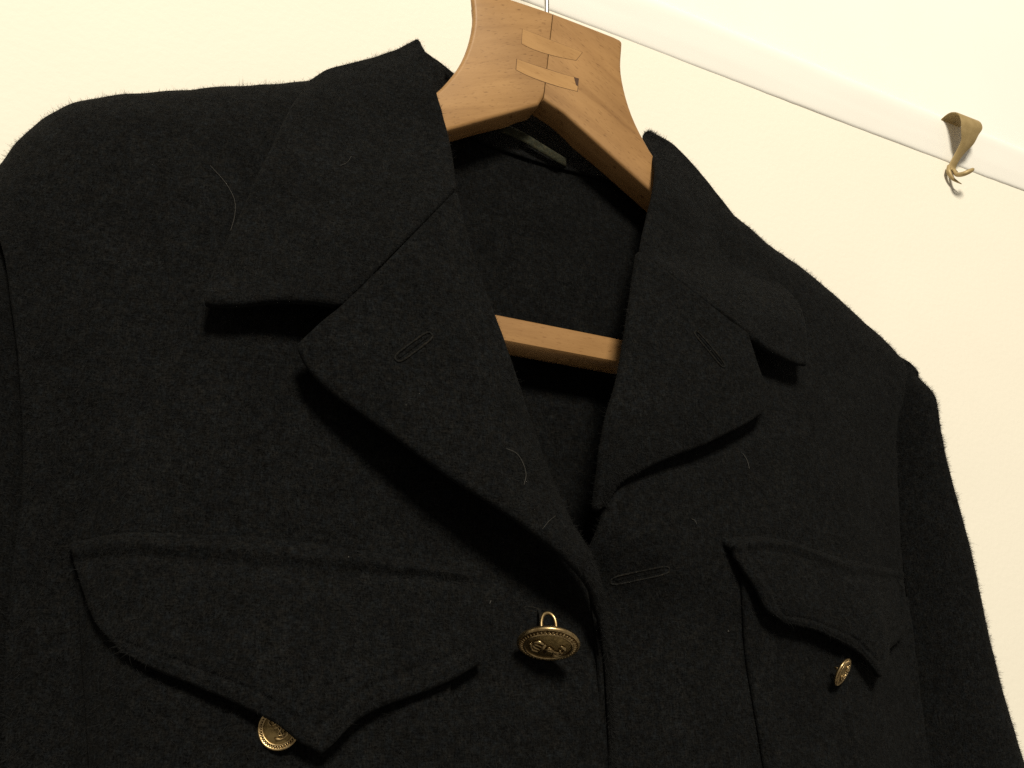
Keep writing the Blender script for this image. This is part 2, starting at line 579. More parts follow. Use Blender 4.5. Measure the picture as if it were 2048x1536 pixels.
    for x in bm_pts:
        for (y, z) in prof:
            V.append((x, y, zc + z))
    m = len(prof)
    for i in range(len(bm_pts) - 1):
        for k in range(m):
            k2 = (k + 1) % m
            Fc.append((i * m + k, (i + 1) * m + k, (i + 1) * m + k2, i * m + k2))
    Fc.append(tuple(range(m))); Fc.append(tuple(range((len(bm_pts) - 1) * m, len(bm_pts) * m)))
    bar = link('trouser_bar', V, Fc, WOOD_BAR, H)
    bar.data.set_sharp_from_angle(angle=math.radians(40))
    # struts that carry the bar from the arm ends
    for s in (1, -1):
        st = [(s * 0.140, 0, 1.602), (s * 0.151, 0, 1.602), (s * 0.158, 0, 1.644), (s * 0.145, 0, 1.650)]
        slab('bar_strut', st if s > 0 else st[::-1], -0.0605, -0.0485, WOOD_BAR, H, 0.001, 2)
    # steel wire hook: rises from the neck and turns over the rail
    rz = rail_z(0.0)
    pts = curve([(0.0022, -0.0555, 1.785), (0.0022, -0.0555, 1.812), (0.0022, -0.0555, rz - 0.002), (0.0022, -0.0555, rz + 0.030), (0.0022, -0.050, rz + 0.050),
                 (0.0022, -0.038, rz + 0.064), (0.0022, -0.020, rz + 0.066), (0.0022, -0.007, rz + 0.056), (0.0022, -0.0045, rz + 0.046)], 60)
    tube('hook', pts, 0.00135, STEEL, H, 14)
    fer = tube('ferrule', [(0.0022, -0.0555, 1.7885), (0.0022, -0.0555, 1.7912)], 0.0024, STEEL, H, 18)
build_hanger()

# ------------------------------------------------------------------ brass picture-rail hook
def build_rail_hook():
    x0 = 0.383
    z0 = rail_z(x0)
    H = thing('picture_rail_hook', 'tarnished brass hook clipped over the white picture rail', 'hook', (x0, -0.012, z0))
    # strap: path in depth-height, half width and sideways shift along it
    path = [(-0.0100, 0.0285, 0.0140, -0.0030), (-0.0150, 0.0330, 0.0150, -0.0010), (-0.0215, 0.0340, 0.0160, 0.001), (-0.0262, 0.0305, 0.0170, 0.0025),
            (-0.0272, 0.0245, 0.0165, 0.003), (-0.0250, 0.0180, 0.0130, 0.002), (-0.0212, 0.0115, 0.0090, 0.0), (-0.0165, 0.0050, 0.0060, -0.003),
            (-0.0125, -0.0015, 0.0050, -0.006), (-0.0105, -0.0065, 0.0052, -0.0075), (-0.0120, -0.0100, 0.0048, -0.0075)]
    A = np.array(path)
    A[:, 0] += 0.0075
    A[0, :2] = (-0.0035, 0.0300)
    A[:, 2] *= 0.70
    A[:6, 3] -= 0.0025
    c = curve(A[:, :3] * [1, 1, 1], 70)
    s4 = curve(np.stack([A[:, 0], A[:, 1], A[:, 3]], 1), 70)
    th = 0.0009
    V, Fc = [], []
    n = len(c)
    for i in range(n):
        t = c[min(i + 1, n - 1), :2] - c[max(i - 1, 0), :2]
        t = t / np.linalg.norm(t)
        nn = np.array([t[1], -t[0]])
        if i == 0 or True:
            hw = c[i, 2]; sx = x0 + s4[i, 2]
            for (u, k) in ((-1, 0.5), (-0.93, 1), (0.0, 1.0), (0.93, 1), (1, 0.5), (1, -0.5), (0.93, -1), (0.0, -1.0), (-0.93, -1), (-1, -0.5)):
                p = c[i, :2] + nn * th * 0.5 * k
                V.append((sx + u * hw, p[0], z0 + p[1]))
    m = 10
    for i in range(n - 1):
        for k in range(m):
            k2 = (k + 1) % m
            Fc.append((i * m + k, i * m + k2, (i + 1) * m + k2, (i + 1) * m + k))
    Fc.append(tuple(range(m))); Fc.append(tuple(range((n - 1) * m, n * m)))
    st = link('strap', V, Fc, BRASS, H)
    st.data.set_sharp_from_angle(angle=math.radians(45))
    # cord hook turned out at the foot, and the pointed tail below it
    hk = curve([(0.3732, -0.0050, 1.8365), (0.3725, -0.0080, 1.8307), (0.3722, -0.0130, 1.8281), (0.3764, -0.0160, 1.8301), (0.3808, -0.0160, 1.8331)], 24)
    hk = hk
    rad = np.interp(np.linspace(0, 1, 24), [0, 0.3, 0.7, 0.92, 1], [0.0012, 0.0017, 0.0018, 0.0014, 0.0008])
    tube('cord_hook', hk, rad, BRASS, H, 12)
    tl = curve([(0.3723, -0.0030, 1.8409), (0.3695, -0.0040, 1.8339), (0.3715, -0.0045, 1.8290), (0.3753, -0.0050, 1.8271), (0.3791, -0.0055, 1.8258)], 24)
    rad = np.interp(np.linspace(0, 1, 24), [0, 0.35, 0.7, 1], [0.0014, 0.0018, 0.0011, 0.0003])
    tube('tail', tl, rad, BRASS, H, 10)
build_rail_hook()

# ------------------------------------------------------------------ jacket
J = thing('jacket', 'dark navy wool uniform jacket with open lapels and gilt buttons on a wooden hanger', 'jacket', (0, -0.05, 1.40))

def smooth01(x):
    x = np.clip(x, 0, 1)
    return x * x * (3 - 2 * x)

def edge_len(G, side):
    """distance of each grid point from one side, along the sheet"""
    if side == 'top':
        d = np.linalg.norm(np.diff(G, axis=0), axis=2)
        s = np.concatenate([np.zeros((1, G.shape[1])), np.cumsum(d[::-1], axis=0)], 0)
        return s[::-1]
    if side == 'right':
        d = np.linalg.norm(np.diff(G, axis=1), axis=2)
        s = np.concatenate([np.zeros((G.shape[0], 1)), np.cumsum(d[:, ::-1], axis=1)], 1)
        return s[:, ::-1]
    if side == 'left':
        return edge_len(G[:, ::-1], 'right')[:, ::-1]
    return edge_len(G[::-1], 'top')[::-1]

# back panel (inside seen through the neck)
G = coons([(-0.1866, -0.0420, 1.4058), (-0.1104, -0.0460, 1.4017), (0.0028, -0.0460, 1.3947), (0.0984, -0.0460, 1.3889), (0.2144, -0.0420, 1.3812)],
          [(-0.2256, -0.0360, 1.6455), (-0.1956, -0.0360, 1.6824), (-0.1162, -0.0360, 1.7188), (-0.0550, -0.0420, 1.7179), (-0.0346, -0.0430, 1.7173), (-0.0074, -0.0430, 1.7142), (0.0138, -0.0430, 1.7137), (0.0383, -0.0430, 1.7141), (0.0736, -0.0420, 1.7125), (0.1448, -0.0360, 1.7006), (0.2486, -0.0360, 1.6532)],
          [(-0.1866, -0.0350, 1.4049), (-0.2062, -0.0360, 1.5392), (-0.2256, -0.0360, 1.6455)],
          [(0.2223, -0.0350, 1.3799), (0.2371, -0.0360, 1.5378), (0.2486, -0.0360, 1.6532)], 110, 90)
G = wrinkle(G, 0.0008, 14, 1)
G[..., 1] = np.minimum(G[..., 1], -0.010)
sheet('back_panel', G, 0.002, WOOLIN, J, 0.35)
# collar stand at the back of the neck, above the neck seam
G = coons([(-0.0517, -0.0460, 1.7263), (-0.0371, -0.0452, 1.7172), (-0.0083, -0.0448, 1.7135), (0.0128, -0.0448, 1.7129), (0.0372, -0.0448, 1.7133), (0.0676, -0.0460, 1.7099)],
          [(-0.0668, -0.0540, 1.7497), (-0.0506, -0.0440, 1.7535), (-0.0265, -0.0360, 1.7500), (0.0001, -0.0340, 1.7490), (0.0300, -0.0340, 1.7441), (0.0536, -0.0360, 1.7411), (0.0670, -0.0400, 1.7398)],
          [(-0.0517, -0.0460, 1.7263), (-0.0613, -0.0500, 1.7390), (-0.0668, -0.0540, 1.7497)],
          [(0.0676, -0.0460, 1.7099), (0.0680, -0.0430, 1.7258), (0.0670, -0.0400, 1.7398)], 70, 26)
G = wrinkle(G, 0.0006, 40, 2)
sheet('collar_stand', roll_edge(G, 'top', 0.0022, 2.6, 8), 0.0016, WOOLIN, J, 0.5)
# hanging loop of olive tape stitched below the collar
a = curve([(-0.0240, -0.0420, 1.7282), (-0.0201, -0.0465, 1.7248), (-0.0096, -0.0475, 1.7227), (0.0027, -0.0480, 1.7183), (0.0128, -0.0475, 1.7154), (0.0174, -0.0455, 1.7159)], 30)
V, Fc = [], []
for i, p in enumerate(a):
    hw = 0.0030 * (1 - 0.15 * (i / 29))
    for (dz, dy) in ((hw, 0), (hw * 0.5, -0.0004), (-hw * 0.5, -0.0004), (-hw, 0), (-hw, 0.0005), (hw, 0.0005)):
        V.append((p[0], p[1] + dy, p[2] + dz))
for i in range(29):
    for k in range(6):
        k2 = (k + 1) % 6
        Fc.append((i * 6 + k, i * 6 + k2, (i + 1) * 6 + k2, (i + 1) * 6 + k))
Fc += [tuple(range(6)), tuple(range(29 * 6, 30 * 6))]
link('hanging_loop', V, Fc, TAPE, J)

# --- front panels
GL = coons([(-0.1864, -0.0620, 1.4083), (-0.1530, -0.0800, 1.4085), (-0.0962, -0.0860, 1.4058), (-0.0381, -0.0880, 1.4025), (0.0021, -0.0850, 1.3997)],
           [(-0.2286, -0.0500, 1.6272), (-0.2249, -0.0460, 1.6426), (-0.2179, -0.0440, 1.6613), (-0.2093, -0.0430, 1.6736), (-0.1961, -0.0420, 1.6838), (-0.1745, -0.0420, 1.6939), (-0.1493, -0.0420, 1.7057), (-0.1178, -0.0420, 1.7195), (-0.0858, -0.0420, 1.7361), (-0.0600, -0.0460, 1.7452)],
           [(-0.1864, -0.0620, 1.4083), (-0.1924, -0.0620, 1.4559), (-0.1958, -0.0620, 1.4930), (-0.1969, -0.0610, 1.5171), (-0.2024, -0.0600, 1.5509), (-0.2094, -0.0580, 1.5795), (-0.2162, -0.0560, 1.6020), (-0.2286, -0.0500, 1.6272)],
           [(0.0021, -0.0850, 1.3997), (0.0014, -0.0850, 1.4485), (0.0022, -0.0830, 1.4750), (0.0004, -0.0810, 1.4908), (-0.0045, -0.0800, 1.5030), (-0.0188, -0.0800, 1.5291), (-0.0428, -0.0800, 1.5688), (-0.0588, -0.0740, 1.6205), (-0.0638, -0.0620, 1.6761), (-0.0600, -0.0460, 1.7452)], 150, 150)
s = edge_len(GL, 'top')
GL[..., 1] -= 0.014 * (1 - np.exp(-s / 0.014)) * np.exp(-s / 0.12) * np.clip((edge_len(GL, 'right')) / 0.06, 0, 1)
sl = edge_len(GL, 'left')
GL[..., 1] -= 0.004 * np.sin(np.clip(sl / 0.10, 0, 1) * math.pi / 2) - 0.006 * 0
# soft drag folds running down from the shoulder by the armhole
sp = sl * 1.0
GL[..., 1] += 0.0060 * np.exp(-((sl - 0.020) / 0.008) ** 2) * smooth01((s - 0.10) / 0.06)
GL[..., 1] -= 0.0035 * np.exp(-((sl - 0.036) / 0.010) ** 2) * smooth01((s - 0.12) / 0.06)
GL = wrinkle(GL, 0.0024, 20, 4, 0.00035, (1, 1, 0.35))
BL_ = bvh_of(GL)
sheet('front_panel', roll_edge(roll_edge(GL, 'top', 0.010, 2.0, 8), 'right', 0.0095, 1.75, 12), 0.0026, WOOL, J)

GR = coons([(-0.0092, -0.0760, 1.3992), (0.0372, -0.0790, 1.3968), (0.0971, -0.0780, 1.3930), (0.1839, -0.0580, 1.3851)],
           [(0.0817, -0.0480, 1.7267), (0.1004, -0.0460, 1.7165), (0.1215, -0.0440, 1.7080), (0.1386, -0.0440, 1.6984), (0.1694, -0.0430, 1.6849), (0.2040, -0.0430, 1.6661), (0.2274, -0.0430, 1.6554), (0.2383, -0.0430, 1.6498)],
           [(-0.0092, -0.0760, 1.3992), (-0.0061, -0.0760, 1.4485), (-0.0018, -0.0780, 1.4938), (0.0046, -0.0835, 1.5138), (0.0092, -0.0840, 1.5330), (0.0270, -0.0800, 1.5793), (0.0511, -0.0700, 1.6358), (0.0737, -0.0560, 1.6945), (0.0817, -0.0480, 1.7267)],
           [(0.1839, -0.0580, 1.3851), (0.1896, -0.0580, 1.4593), (0.1921, -0.0580, 1.5062), (0.1968, -0.0570, 1.5573), (0.2073, -0.0520, 1.6009), (0.2383, -0.0430, 1.6498)], 130, 130)
s = edge_len(GR, 'top')
sr = edge_len(GR, 'right')
GR[..., 1] -= 0.014 * (1 - np.exp(-s / 0.012)) * np.exp(-s / 0.12) * np.clip(edge_len(GR, 'left') / 0.05, 0, 1)
GR[..., 1] -= 0.006 * np.sin(np.clip(sr / 0.055, 0, 1) * math.pi / 2)
el = edge_len(GR, 'left')
low = 1 - smooth01((np.linspace(0, 1, 130)[:, None] - 0.28) / 0.10)
GR[..., 1] += 0.011 * np.exp(-(el / 0.040) ** 2) * low
GR = wrinkle(GR, 0.0024, 22, 5, 0.00035, (1, 1, 0.35))
BR_ = bvh_of(GR)
sheet('front_panel', roll_edge(roll_edge(roll_edge(GR, 'top', 0.008, 2.0, 8), 'left', 0.002, 2.4, 6), 'right', 0.002 + 0.011 * smooth01((137 - np.arange(138)[:, None]) / 32.0), 1.3, 12), 0.0026, WOOL, J)

# --- sleeves
G = coons([(-0.2279, -0.0400, 1.4081), (-0.2043, -0.0550, 1.4085), (-0.1848, -0.0580, 1.4077)],
          [(-0.2297, -0.0460, 1.6281), (-0.2291, -0.0480, 1.6280), (-0.2289, -0.0490, 1.6287)],
          [(-0.2279, -0.0400, 1.4081), (-0.2358, -0.0400, 1.4705), (-0.2418, -0.0400, 1.5337), (-0.2419, -0.0420, 1.5721), (-0.2385, -0.0440, 1.6025), (-0.2297, -0.0460, 1.6281)],
          [(-0.1848, -0.0605, 1.4080), (-0.1908, -0.0605, 1.4559), (-0.1942, -0.0605, 1.4933), (-0.1953, -0.0595, 1.5176), (-0.2007, -0.0585, 1.5516), (-0.2077, -0.0565, 1.5805), (-0.2146, -0.0540, 1.6033), (-0.2290, -0.0480, 1.6292)], 40, 100)
u = np.linspace(0, 1, 40)[None, :]
v = np.linspace(0, 1, 100)[:, None]
G[..., 1] -= 0.018 * np.sin(np.pi * np.clip(u, 0, 1)) ** 0.8 * smooth01((1 - v) / 0.25)
G = wrinkle(G, 0.0015, 18, 6)
sheet('sleeve', roll_edge(G, 'left', 0.012, 2.4, 10), 0.0026, WOOL, J)
G = coons([(0.2083, -0.0440, 1.3819), (0.2379, -0.0520, 1.3811), (0.2865, -0.0400, 1.3766)],
          [(0.2419, -0.0400, 1.6515), (0.2460, -0.0430, 1.6480), (0.2597, -0.0380, 1.6457)],
          [(0.2083, -0.0440, 1.3819), (0.2141, -0.0440, 1.4597), (0.2171, -0.0440, 1.5090), (0.2204, -0.0440, 1.5624), (0.2254, -0.0430, 1.6059), (0.2407, -0.0410, 1.6510)],
          [(0.2865, -0.0400, 1.3766), (0.2851, -0.0400, 1.4185), (0.2771, -0.0400, 1.4503), (0.2705, -0.0400, 1.4807), (0.2667, -0.0400, 1.5014), (0.2631, -0.0400, 1.5392), (0.2560, -0.0400, 1.5783), (0.2529, -0.0400, 1.6045), (0.2525, -0.0400, 1.6258), (0.2597, -0.0380, 1.6457)], 40, 100)
G[..., 1] -= 0.017 * np.sin(np.pi * np.clip(u, 0, 1)) ** 0.9 * smooth01((1 - v) / 0.12)
G = wrinkle(G, 0.0012, 18, 7)
sheet('sleeve', roll_edge(G, 'right', 0.009, 2.6, 10), 0.0026, WOOL, J)

# --- collar leaves
G = coons([(-0.1510, -0.0900, 1.5862), (-0.1462, -0.0910, 1.5862), (-0.1374, -0.0930, 1.5877), (-0.1277, -0.0950, 1.5899), (-0.1176, -0.0970, 1.5905), (-0.1074, -0.0980, 1.5905)],
          [(-0.1161, -0.0550, 1.7137), (-0.1091, -0.0560, 1.7207), (-0.0947, -0.0560, 1.7307), (-0.0789, -0.0570, 1.7419), (-0.0693, -0.0580, 1.7504)],
          [(-0.1510, -0.0900, 1.5862), (-0.1481, -0.0870, 1.6027), (-0.1425, -0.0840, 1.6221), (-0.1326, -0.0780, 1.6588), (-0.1235, -0.0670, 1.6926), (-0.1161, -0.0550, 1.7137)],
          [[(-0.1074, -0.0980, 1.5905), (-0.0983, -0.0975, 1.6030), (-0.0854, -0.0970, 1.6212), (-0.0622, -0.0910, 1.6541)], [(-0.0622, -0.0910, 1.6541), (-0.0613, -0.0860, 1.6678), (-0.0624, -0.0780, 1.6924), (-0.0662, -0.0720, 1.7175), (-0.0679, -0.0660, 1.7364), (-0.0693, -0.0580, 1.7504)]], 70, 90)
G = wrinkle(G, 0.0007, 22, 8)
GCL = roll_edge(roll_edge(G, 'top', 0.006, 1.9, 8), 'right', 0.0022, 0.9, 4)
sheet('collar', GCL, 0.0040, WOOL, J)
G = coons([(0.0839, -0.0940, 1.6163), (0.0935, -0.0940, 1.6117), (0.1054, -0.0920, 1.6100), (0.1161, -0.0900, 1.6091), (0.1214, -0.0890, 1.6099)],
          [(0.0674, -0.0440, 1.7493), (0.0701, -0.0450, 1.7508), (0.0747, -0.0450, 1.7509)],
          [[(0.0839, -0.0940, 1.6163), (0.0675, -0.0910, 1.6273), (0.0506, -0.0870, 1.6398), (0.0358, -0.0830, 1.6510)], [(0.0358, -0.0830, 1.6510), (0.0429, -0.0800, 1.6712), (0.0494, -0.0770, 1.6882), (0.0551, -0.0720, 1.7053), (0.0617, -0.0600, 1.7276), (0.0674, -0.0440, 1.7493)]],
          [(0.1214, -0.0890, 1.6099), (0.1259, -0.0860, 1.6284), (0.1290, -0.0800, 1.6462), (0.1282, -0.0700, 1.6615), (0.1260, -0.0620, 1.6733), (0.1264, -0.0550, 1.6932), (0.1130, -0.0530, 1.7111), (0.0918, -0.0520, 1.7336), (0.0830, -0.0480, 1.7455), (0.0747, -0.0450, 1.7509)], 60, 90)
G = wrinkle(G, 0.0007, 22, 9)
sheet('collar', roll_edge(G, 'top', 0.0015, 2.0, 6), 0.0036, WOOL, J)

# --- lapels
G = coons([(0.0055, -0.0890, 1.4236), (0.0061, -0.0890, 1.4236), (0.0073, -0.0885, 1.4235)],
          [[(-0.1195, -0.0960, 1.5724), (-0.1132, -0.0980, 1.5804), (-0.1056, -0.0985, 1.5889)], [(-0.1056, -0.0985, 1.5889), (-0.0963, -0.0980, 1.6012), (-0.0832, -0.0973, 1.6193), (-0.0610, -0.0915, 1.6511)]],
          [(0.0055, -0.0890, 1.4236), (0.0040, -0.0905, 1.4536), (0.0011, -0.0935, 1.4743), (-0.0028, -0.0975, 1.4854), (-0.0084, -0.1020, 1.4948), (-0.0221, -0.1070, 1.5057), (-0.0348, -0.1085, 1.5133), (-0.0484, -0.1085, 1.5208), (-0.0668, -0.1070, 1.5304), (-0.0844, -0.1040, 1.5420), (-0.0983, -0.1010, 1.5512), (-0.1103, -0.0980, 1.5599), (-0.1167, -0.0970, 1.5670), (-0.1195, -0.0960, 1.5724)],
          [(0.0073, -0.0885, 1.4235), (0.0065, -0.0895, 1.4537), (0.0049, -0.0915, 1.4746), (0.0018, -0.0945, 1.4877), (-0.0035, -0.0980, 1.5043), (-0.0137, -0.0990, 1.5192), (-0.0259, -0.0980, 1.5458), (-0.0363, -0.0980, 1.5723), (-0.0451, -0.0970, 1.5960), (-0.0525, -0.0960, 1.6142), (-0.0575, -0.0940, 1.6328), (-0.0610, -0.0915, 1.6511)], 70, 110)
G = wrinkle(G, 0.0008, 20, 10)
GLL = roll_edge(G, 'right', 0.0028, 2.5, 8)
BLL = bvh_of(GLL)
sheet('lapel', GLL, 0.0036, WOOL, J)
G = coons([(0.0041, -0.0905, 1.5288), (0.0051, -0.0905, 1.5291), (0.0062, -0.0905, 1.5296)],
          [[(0.0350, -0.0832, 1.6497), (0.0498, -0.0872, 1.6385), (0.0667, -0.0912, 1.6260), (0.0830, -0.0942, 1.6149)], [(0.0830, -0.0942, 1.6149), (0.0864, -0.0940, 1.6026), (0.0924, -0.0930, 1.5880)]],
          [(0.0041, -0.0905, 1.5288), (0.0042, -0.0930, 1.5397), (0.0074, -0.0940, 1.5593), (0.0159, -0.0930, 1.5846), (0.0237, -0.0900, 1.6122), (0.0350, -0.0832, 1.6497)],
          [(0.0062, -0.0905, 1.5296), (0.0094, -0.0930, 1.5368), (0.0222, -0.0950, 1.5460), (0.0340, -0.0960, 1.5521), (0.0492, -0.0965, 1.5586), (0.0660, -0.0960, 1.5672), (0.0807, -0.0950, 1.5754), (0.0884, -0.0940, 1.5814), (0.0924, -0.0930, 1.5880)], 60, 90)
G = wrinkle(G, 0.0008, 20, 11)
GRL = roll_edge(G, 'left', 0.0028, 2.5, 8)
BRL = bvh_of(GRL)
sheet('lapel', GRL, 0.0036, WOOL, J)

# --- patch pockets and flaps
def pocket(bvh, bl, br, tl, tr, pleat):
    g = coons([bl, br], [tl, tr], [bl, tl], [br, tr], 70, 50)
    uu = np.linspace(0, 1, 70)[None, :]
    off = 0.0024 + 0.0011 * smooth01((uu - pleat[0]) / 0.012) * (1 - smooth01((uu - pleat[1]) / 0.012)) + 0 * g[..., 0]
    g = drape(g, bvh, off)
    return sheet('patch_pocket', g, 0.0026, WOOL, J)
P = [(-0.1612, -0.0850, 1.4109), (-0.0632, -0.0900, 1.4057), (-0.1771, -0.0850, 1.4912), (-0.0579, -0.0900, 1.4896)]
pocket(BL_, *P, (0.36, 0.64))
P = [(0.0820, -0.0800, 1.3959), (0.1964, -0.0550, 1.3860), (0.0719, -0.0840, 1.5053), (0.1933, -0.0600, 1.5061)]
pocket(BR_, *P, (0.42, 0.68))

def flap(bvh, bottom, top, left, right, offf, seed, nu=150, nv=90):
    g = coons(bottom, top, left, right, nu, nv)
    uu = np.linspace(0, 1, nu)[None, :] + 0 * g[..., 0]
    vv = np.linspace(0, 1, nv)[:, None] + 0 * g[..., 0]
    g = drape(g, bvh, offf(uu, vv))
    d = np.minimum(np.minimum(edge_len(g, 'left'), edge_len(g, 'right')), edge_len(g, 'bottom'))
    g[..., 1] += 0.0006 * np.exp(-((d - 0.0062) / 0.0011) ** 2) - 0.0004 * np.exp(-((d - 0.003) / 0.0018) ** 2)
    g = wrinkle(g, 0.0009, 30, seed)
    return g, sheet('pocket_flap', g, 0.0036, WOOL, J)

def offL(uu, vv):
    o = 0.0062 + 0.0012 * smooth01((1 - vv) / 0.8)
    o += 0.0003 * np.exp(-((vv - 0.945) / 0.05) ** 2) - 0.0014 * np.exp(-((vv - 0.845) / 0.05) ** 2)     # welt along the seam
    o -= 0.0018 * smooth01((vv - 0.93) / 0.07)
    o += 0.0016 * np.exp(-((uu - 0.57) / 0.16) ** 2) * smooth01((1 - vv) / 0.7)
    o += 0.0035 * np.exp(-((uu - 0.44) / 0.15) ** 2) * smooth01((1 - vv) / 0.5)
    return o
GFL, _ = flap(BL_, [[(-0.1626, -0.0910, 1.4691), (-0.1545, -0.0910, 1.4655), (-0.1427, -0.0910, 1.4612), (-0.1304, -0.0910, 1.4562), (-0.1179, -0.0910, 1.4502), (-0.1097, -0.0910, 1.4447), (-0.1036, -0.0910, 1.4420)],
                    [(-0.1036, -0.0910, 1.4420), (-0.1000, -0.0910, 1.4446), (-0.0942, -0.0910, 1.4502), (-0.0862, -0.0910, 1.4548), (-0.0762, -0.0910, 1.4582), (-0.0640, -0.0910, 1.4625), (-0.0498, -0.0910, 1.4693)]],
      [(-0.1806, -0.0910, 1.5026), (-0.1666, -0.0910, 1.5041), (-0.1522, -0.0910, 1.5050), (-0.1324, -0.0910, 1.5057), (-0.1129, -0.0910, 1.5053), (-0.0924, -0.0910, 1.5036), (-0.0726, -0.0910, 1.5019), (-0.0547, -0.0910, 1.5000)],
      [(-0.1626, -0.0910, 1.4691), (-0.1698, -0.0910, 1.4771), (-0.1754, -0.0910, 1.4891), (-0.1806, -0.0910, 1.5026)],
      [(-0.0498, -0.0910, 1.4693), (-0.0496, -0.0910, 1.4814), (-0.0513, -0.0910, 1.4933), (-0.0547, -0.0910, 1.5000)], offL, 12)

def offR(uu, vv):
    o = 0.0058 + 0.0035 * smooth01((1 - vv) / 0.9) * (1 - 0.7 * smooth01((uu - 0.75) / 0.25)) - 0.0006 * smooth01((uu - 0.72) / 0.2)
    o -= 0.0034 * smooth01((vv - 0.93) / 0.07)
    o += 0.0003 * np.exp(-((vv - 0.955) / 0.045) ** 2) - 0.0010 * np.exp(-((vv - 0.845) / 0.05) ** 2)
    o += 0.0022 * np.exp(-((uu - 0.60) / 0.13) ** 2) * smooth01((1 - vv) / 0.6)
    o -= 0.0020 * np.exp(-((uu - 0.80) / 0.08) ** 2) * smooth01((1 - vv) / 0.5)
    return o
GFR, _ = flap(BR_, [(0.0874, -0.0920, 1.4879), (0.1036, -0.0910, 1.4861), (0.1184, -0.0900, 1.4824), (0.1311, -0.0880, 1.4778), (0.1385, -0.0860, 1.4719), (0.1425, -0.0850, 1.4687), (0.1486, -0.0830, 1.4731), (0.1564, -0.0800, 1.4799), (0.1675, -0.0750, 1.4841), (0.1786, -0.0720, 1.4879)],
      [(0.0640, -0.0880, 1.5203), (0.0785, -0.0880, 1.5230), (0.0957, -0.0870, 1.5230), (0.1208, -0.0840, 1.5197), (0.1505, -0.0780, 1.5182), (0.1871, -0.0700, 1.5195)],
      [(0.0874, -0.0920, 1.4879), (0.0795, -0.0920, 1.4922), (0.0748, -0.0900, 1.5002), (0.0695, -0.0900, 1.5084), (0.0640, -0.0880, 1.5203)],
      [(0.1786, -0.0720, 1.4879), (0.1845, -0.0710, 1.5021), (0.1871, -0.0700, 1.5195)], offR, 13)

# --- buttonholes: a stitched rim round a slit
def buttonhole(bvh, a, b, off, wdt):
    a = np.array(a); b = np.array(b)
    d = (b - a); L = np.linalg.norm(d); d /= L
    nrm = np.array([0, -1, 0]); e = np.cross(d, nrm); e /= np.linalg.norm(e)
    pts = []
    for k in range(48):
        q = 2 * math.pi * k / 48
        cx = math.cos(q); cy = math.sin(q)
        ex = (abs(cx) ** 0.35) * (1 if cx > 0 else -1)
        ey = (abs(cy) ** 0.7) * (1 if cy > 0 else -1)
        pts.append((a + b) / 2 + d * ex * L / 2 + e * ey * wdt)
    def on(p):
        h = bvh.ray_cast(Vector((p[0], -1, p[2])), Vector((0, 1, 0)))
        return np.array([p[0], (h[0].y if h[0] is not None else p[1]) - off, p[2]])
    ring = [on(p) for p in pts]
    rad = [0.00040 + 0.00008 * math.sin(k * 2.4) for k in range(48)]
    bh = tube('buttonhole', ring, rad, THREAD, J, 8, True)
    mid = [on(a + d * L * t) for t in np.linspace(0.08, 0.92, 14)]
    tube('slit', [m + np.array([0, 0.0001, 0]) for m in mid], 0.00035, WOOLIN, bh, 6)
B1 = [(0.0142, -0.0900, 1.5017), (0.0369, -0.0880, 1.5069)]
buttonhole(BR_, B1[0], B1[1], -0.0001, 0.0016)
B2 = [(-0.0865, -0.1000, 1.5703), (-0.0735, -0.1000, 1.5828)]
buttonhole(BLL, B2[0], B2[1], 0.0002, 0.0017)
B3 = [(0.0538, -0.0920, 1.6114), (0.0658, -0.0930, 1.5956)]
buttonhole(BRL, B3[0], B3[1], 0.0002, 0.0015)
B4 = [(-0.0276, -0.0910, 1.4889), (-0.0136, -0.0910, 1.4871)]
buttonhole(BL_, B4[0], B4[1], -0.0003, 0.0007)

# --- gilt buttons: domed disc, rope border, crown and anchor in relief, wire shank
def lathe_pts(prof, seg=56):
    V, Fc = [], []
    for (r, h) in prof:
        for k in range(seg):
            q = 2 * math.pi * k / seg
            V.append((r * math.cos(q), r * math.sin(q), h))
    for i in range(len(prof) - 1):
        for k in range(seg):
            k2 = (k + 1) % seg
            Fc.append((i * seg + k, i * seg + k2, (i + 1) * seg + k2, (i + 1) * seg + k))
    Fc.append(tuple(range(seg))); Fc.append(tuple(range((len(prof) - 1) * seg, len(prof) * seg)))
    return V, Fc

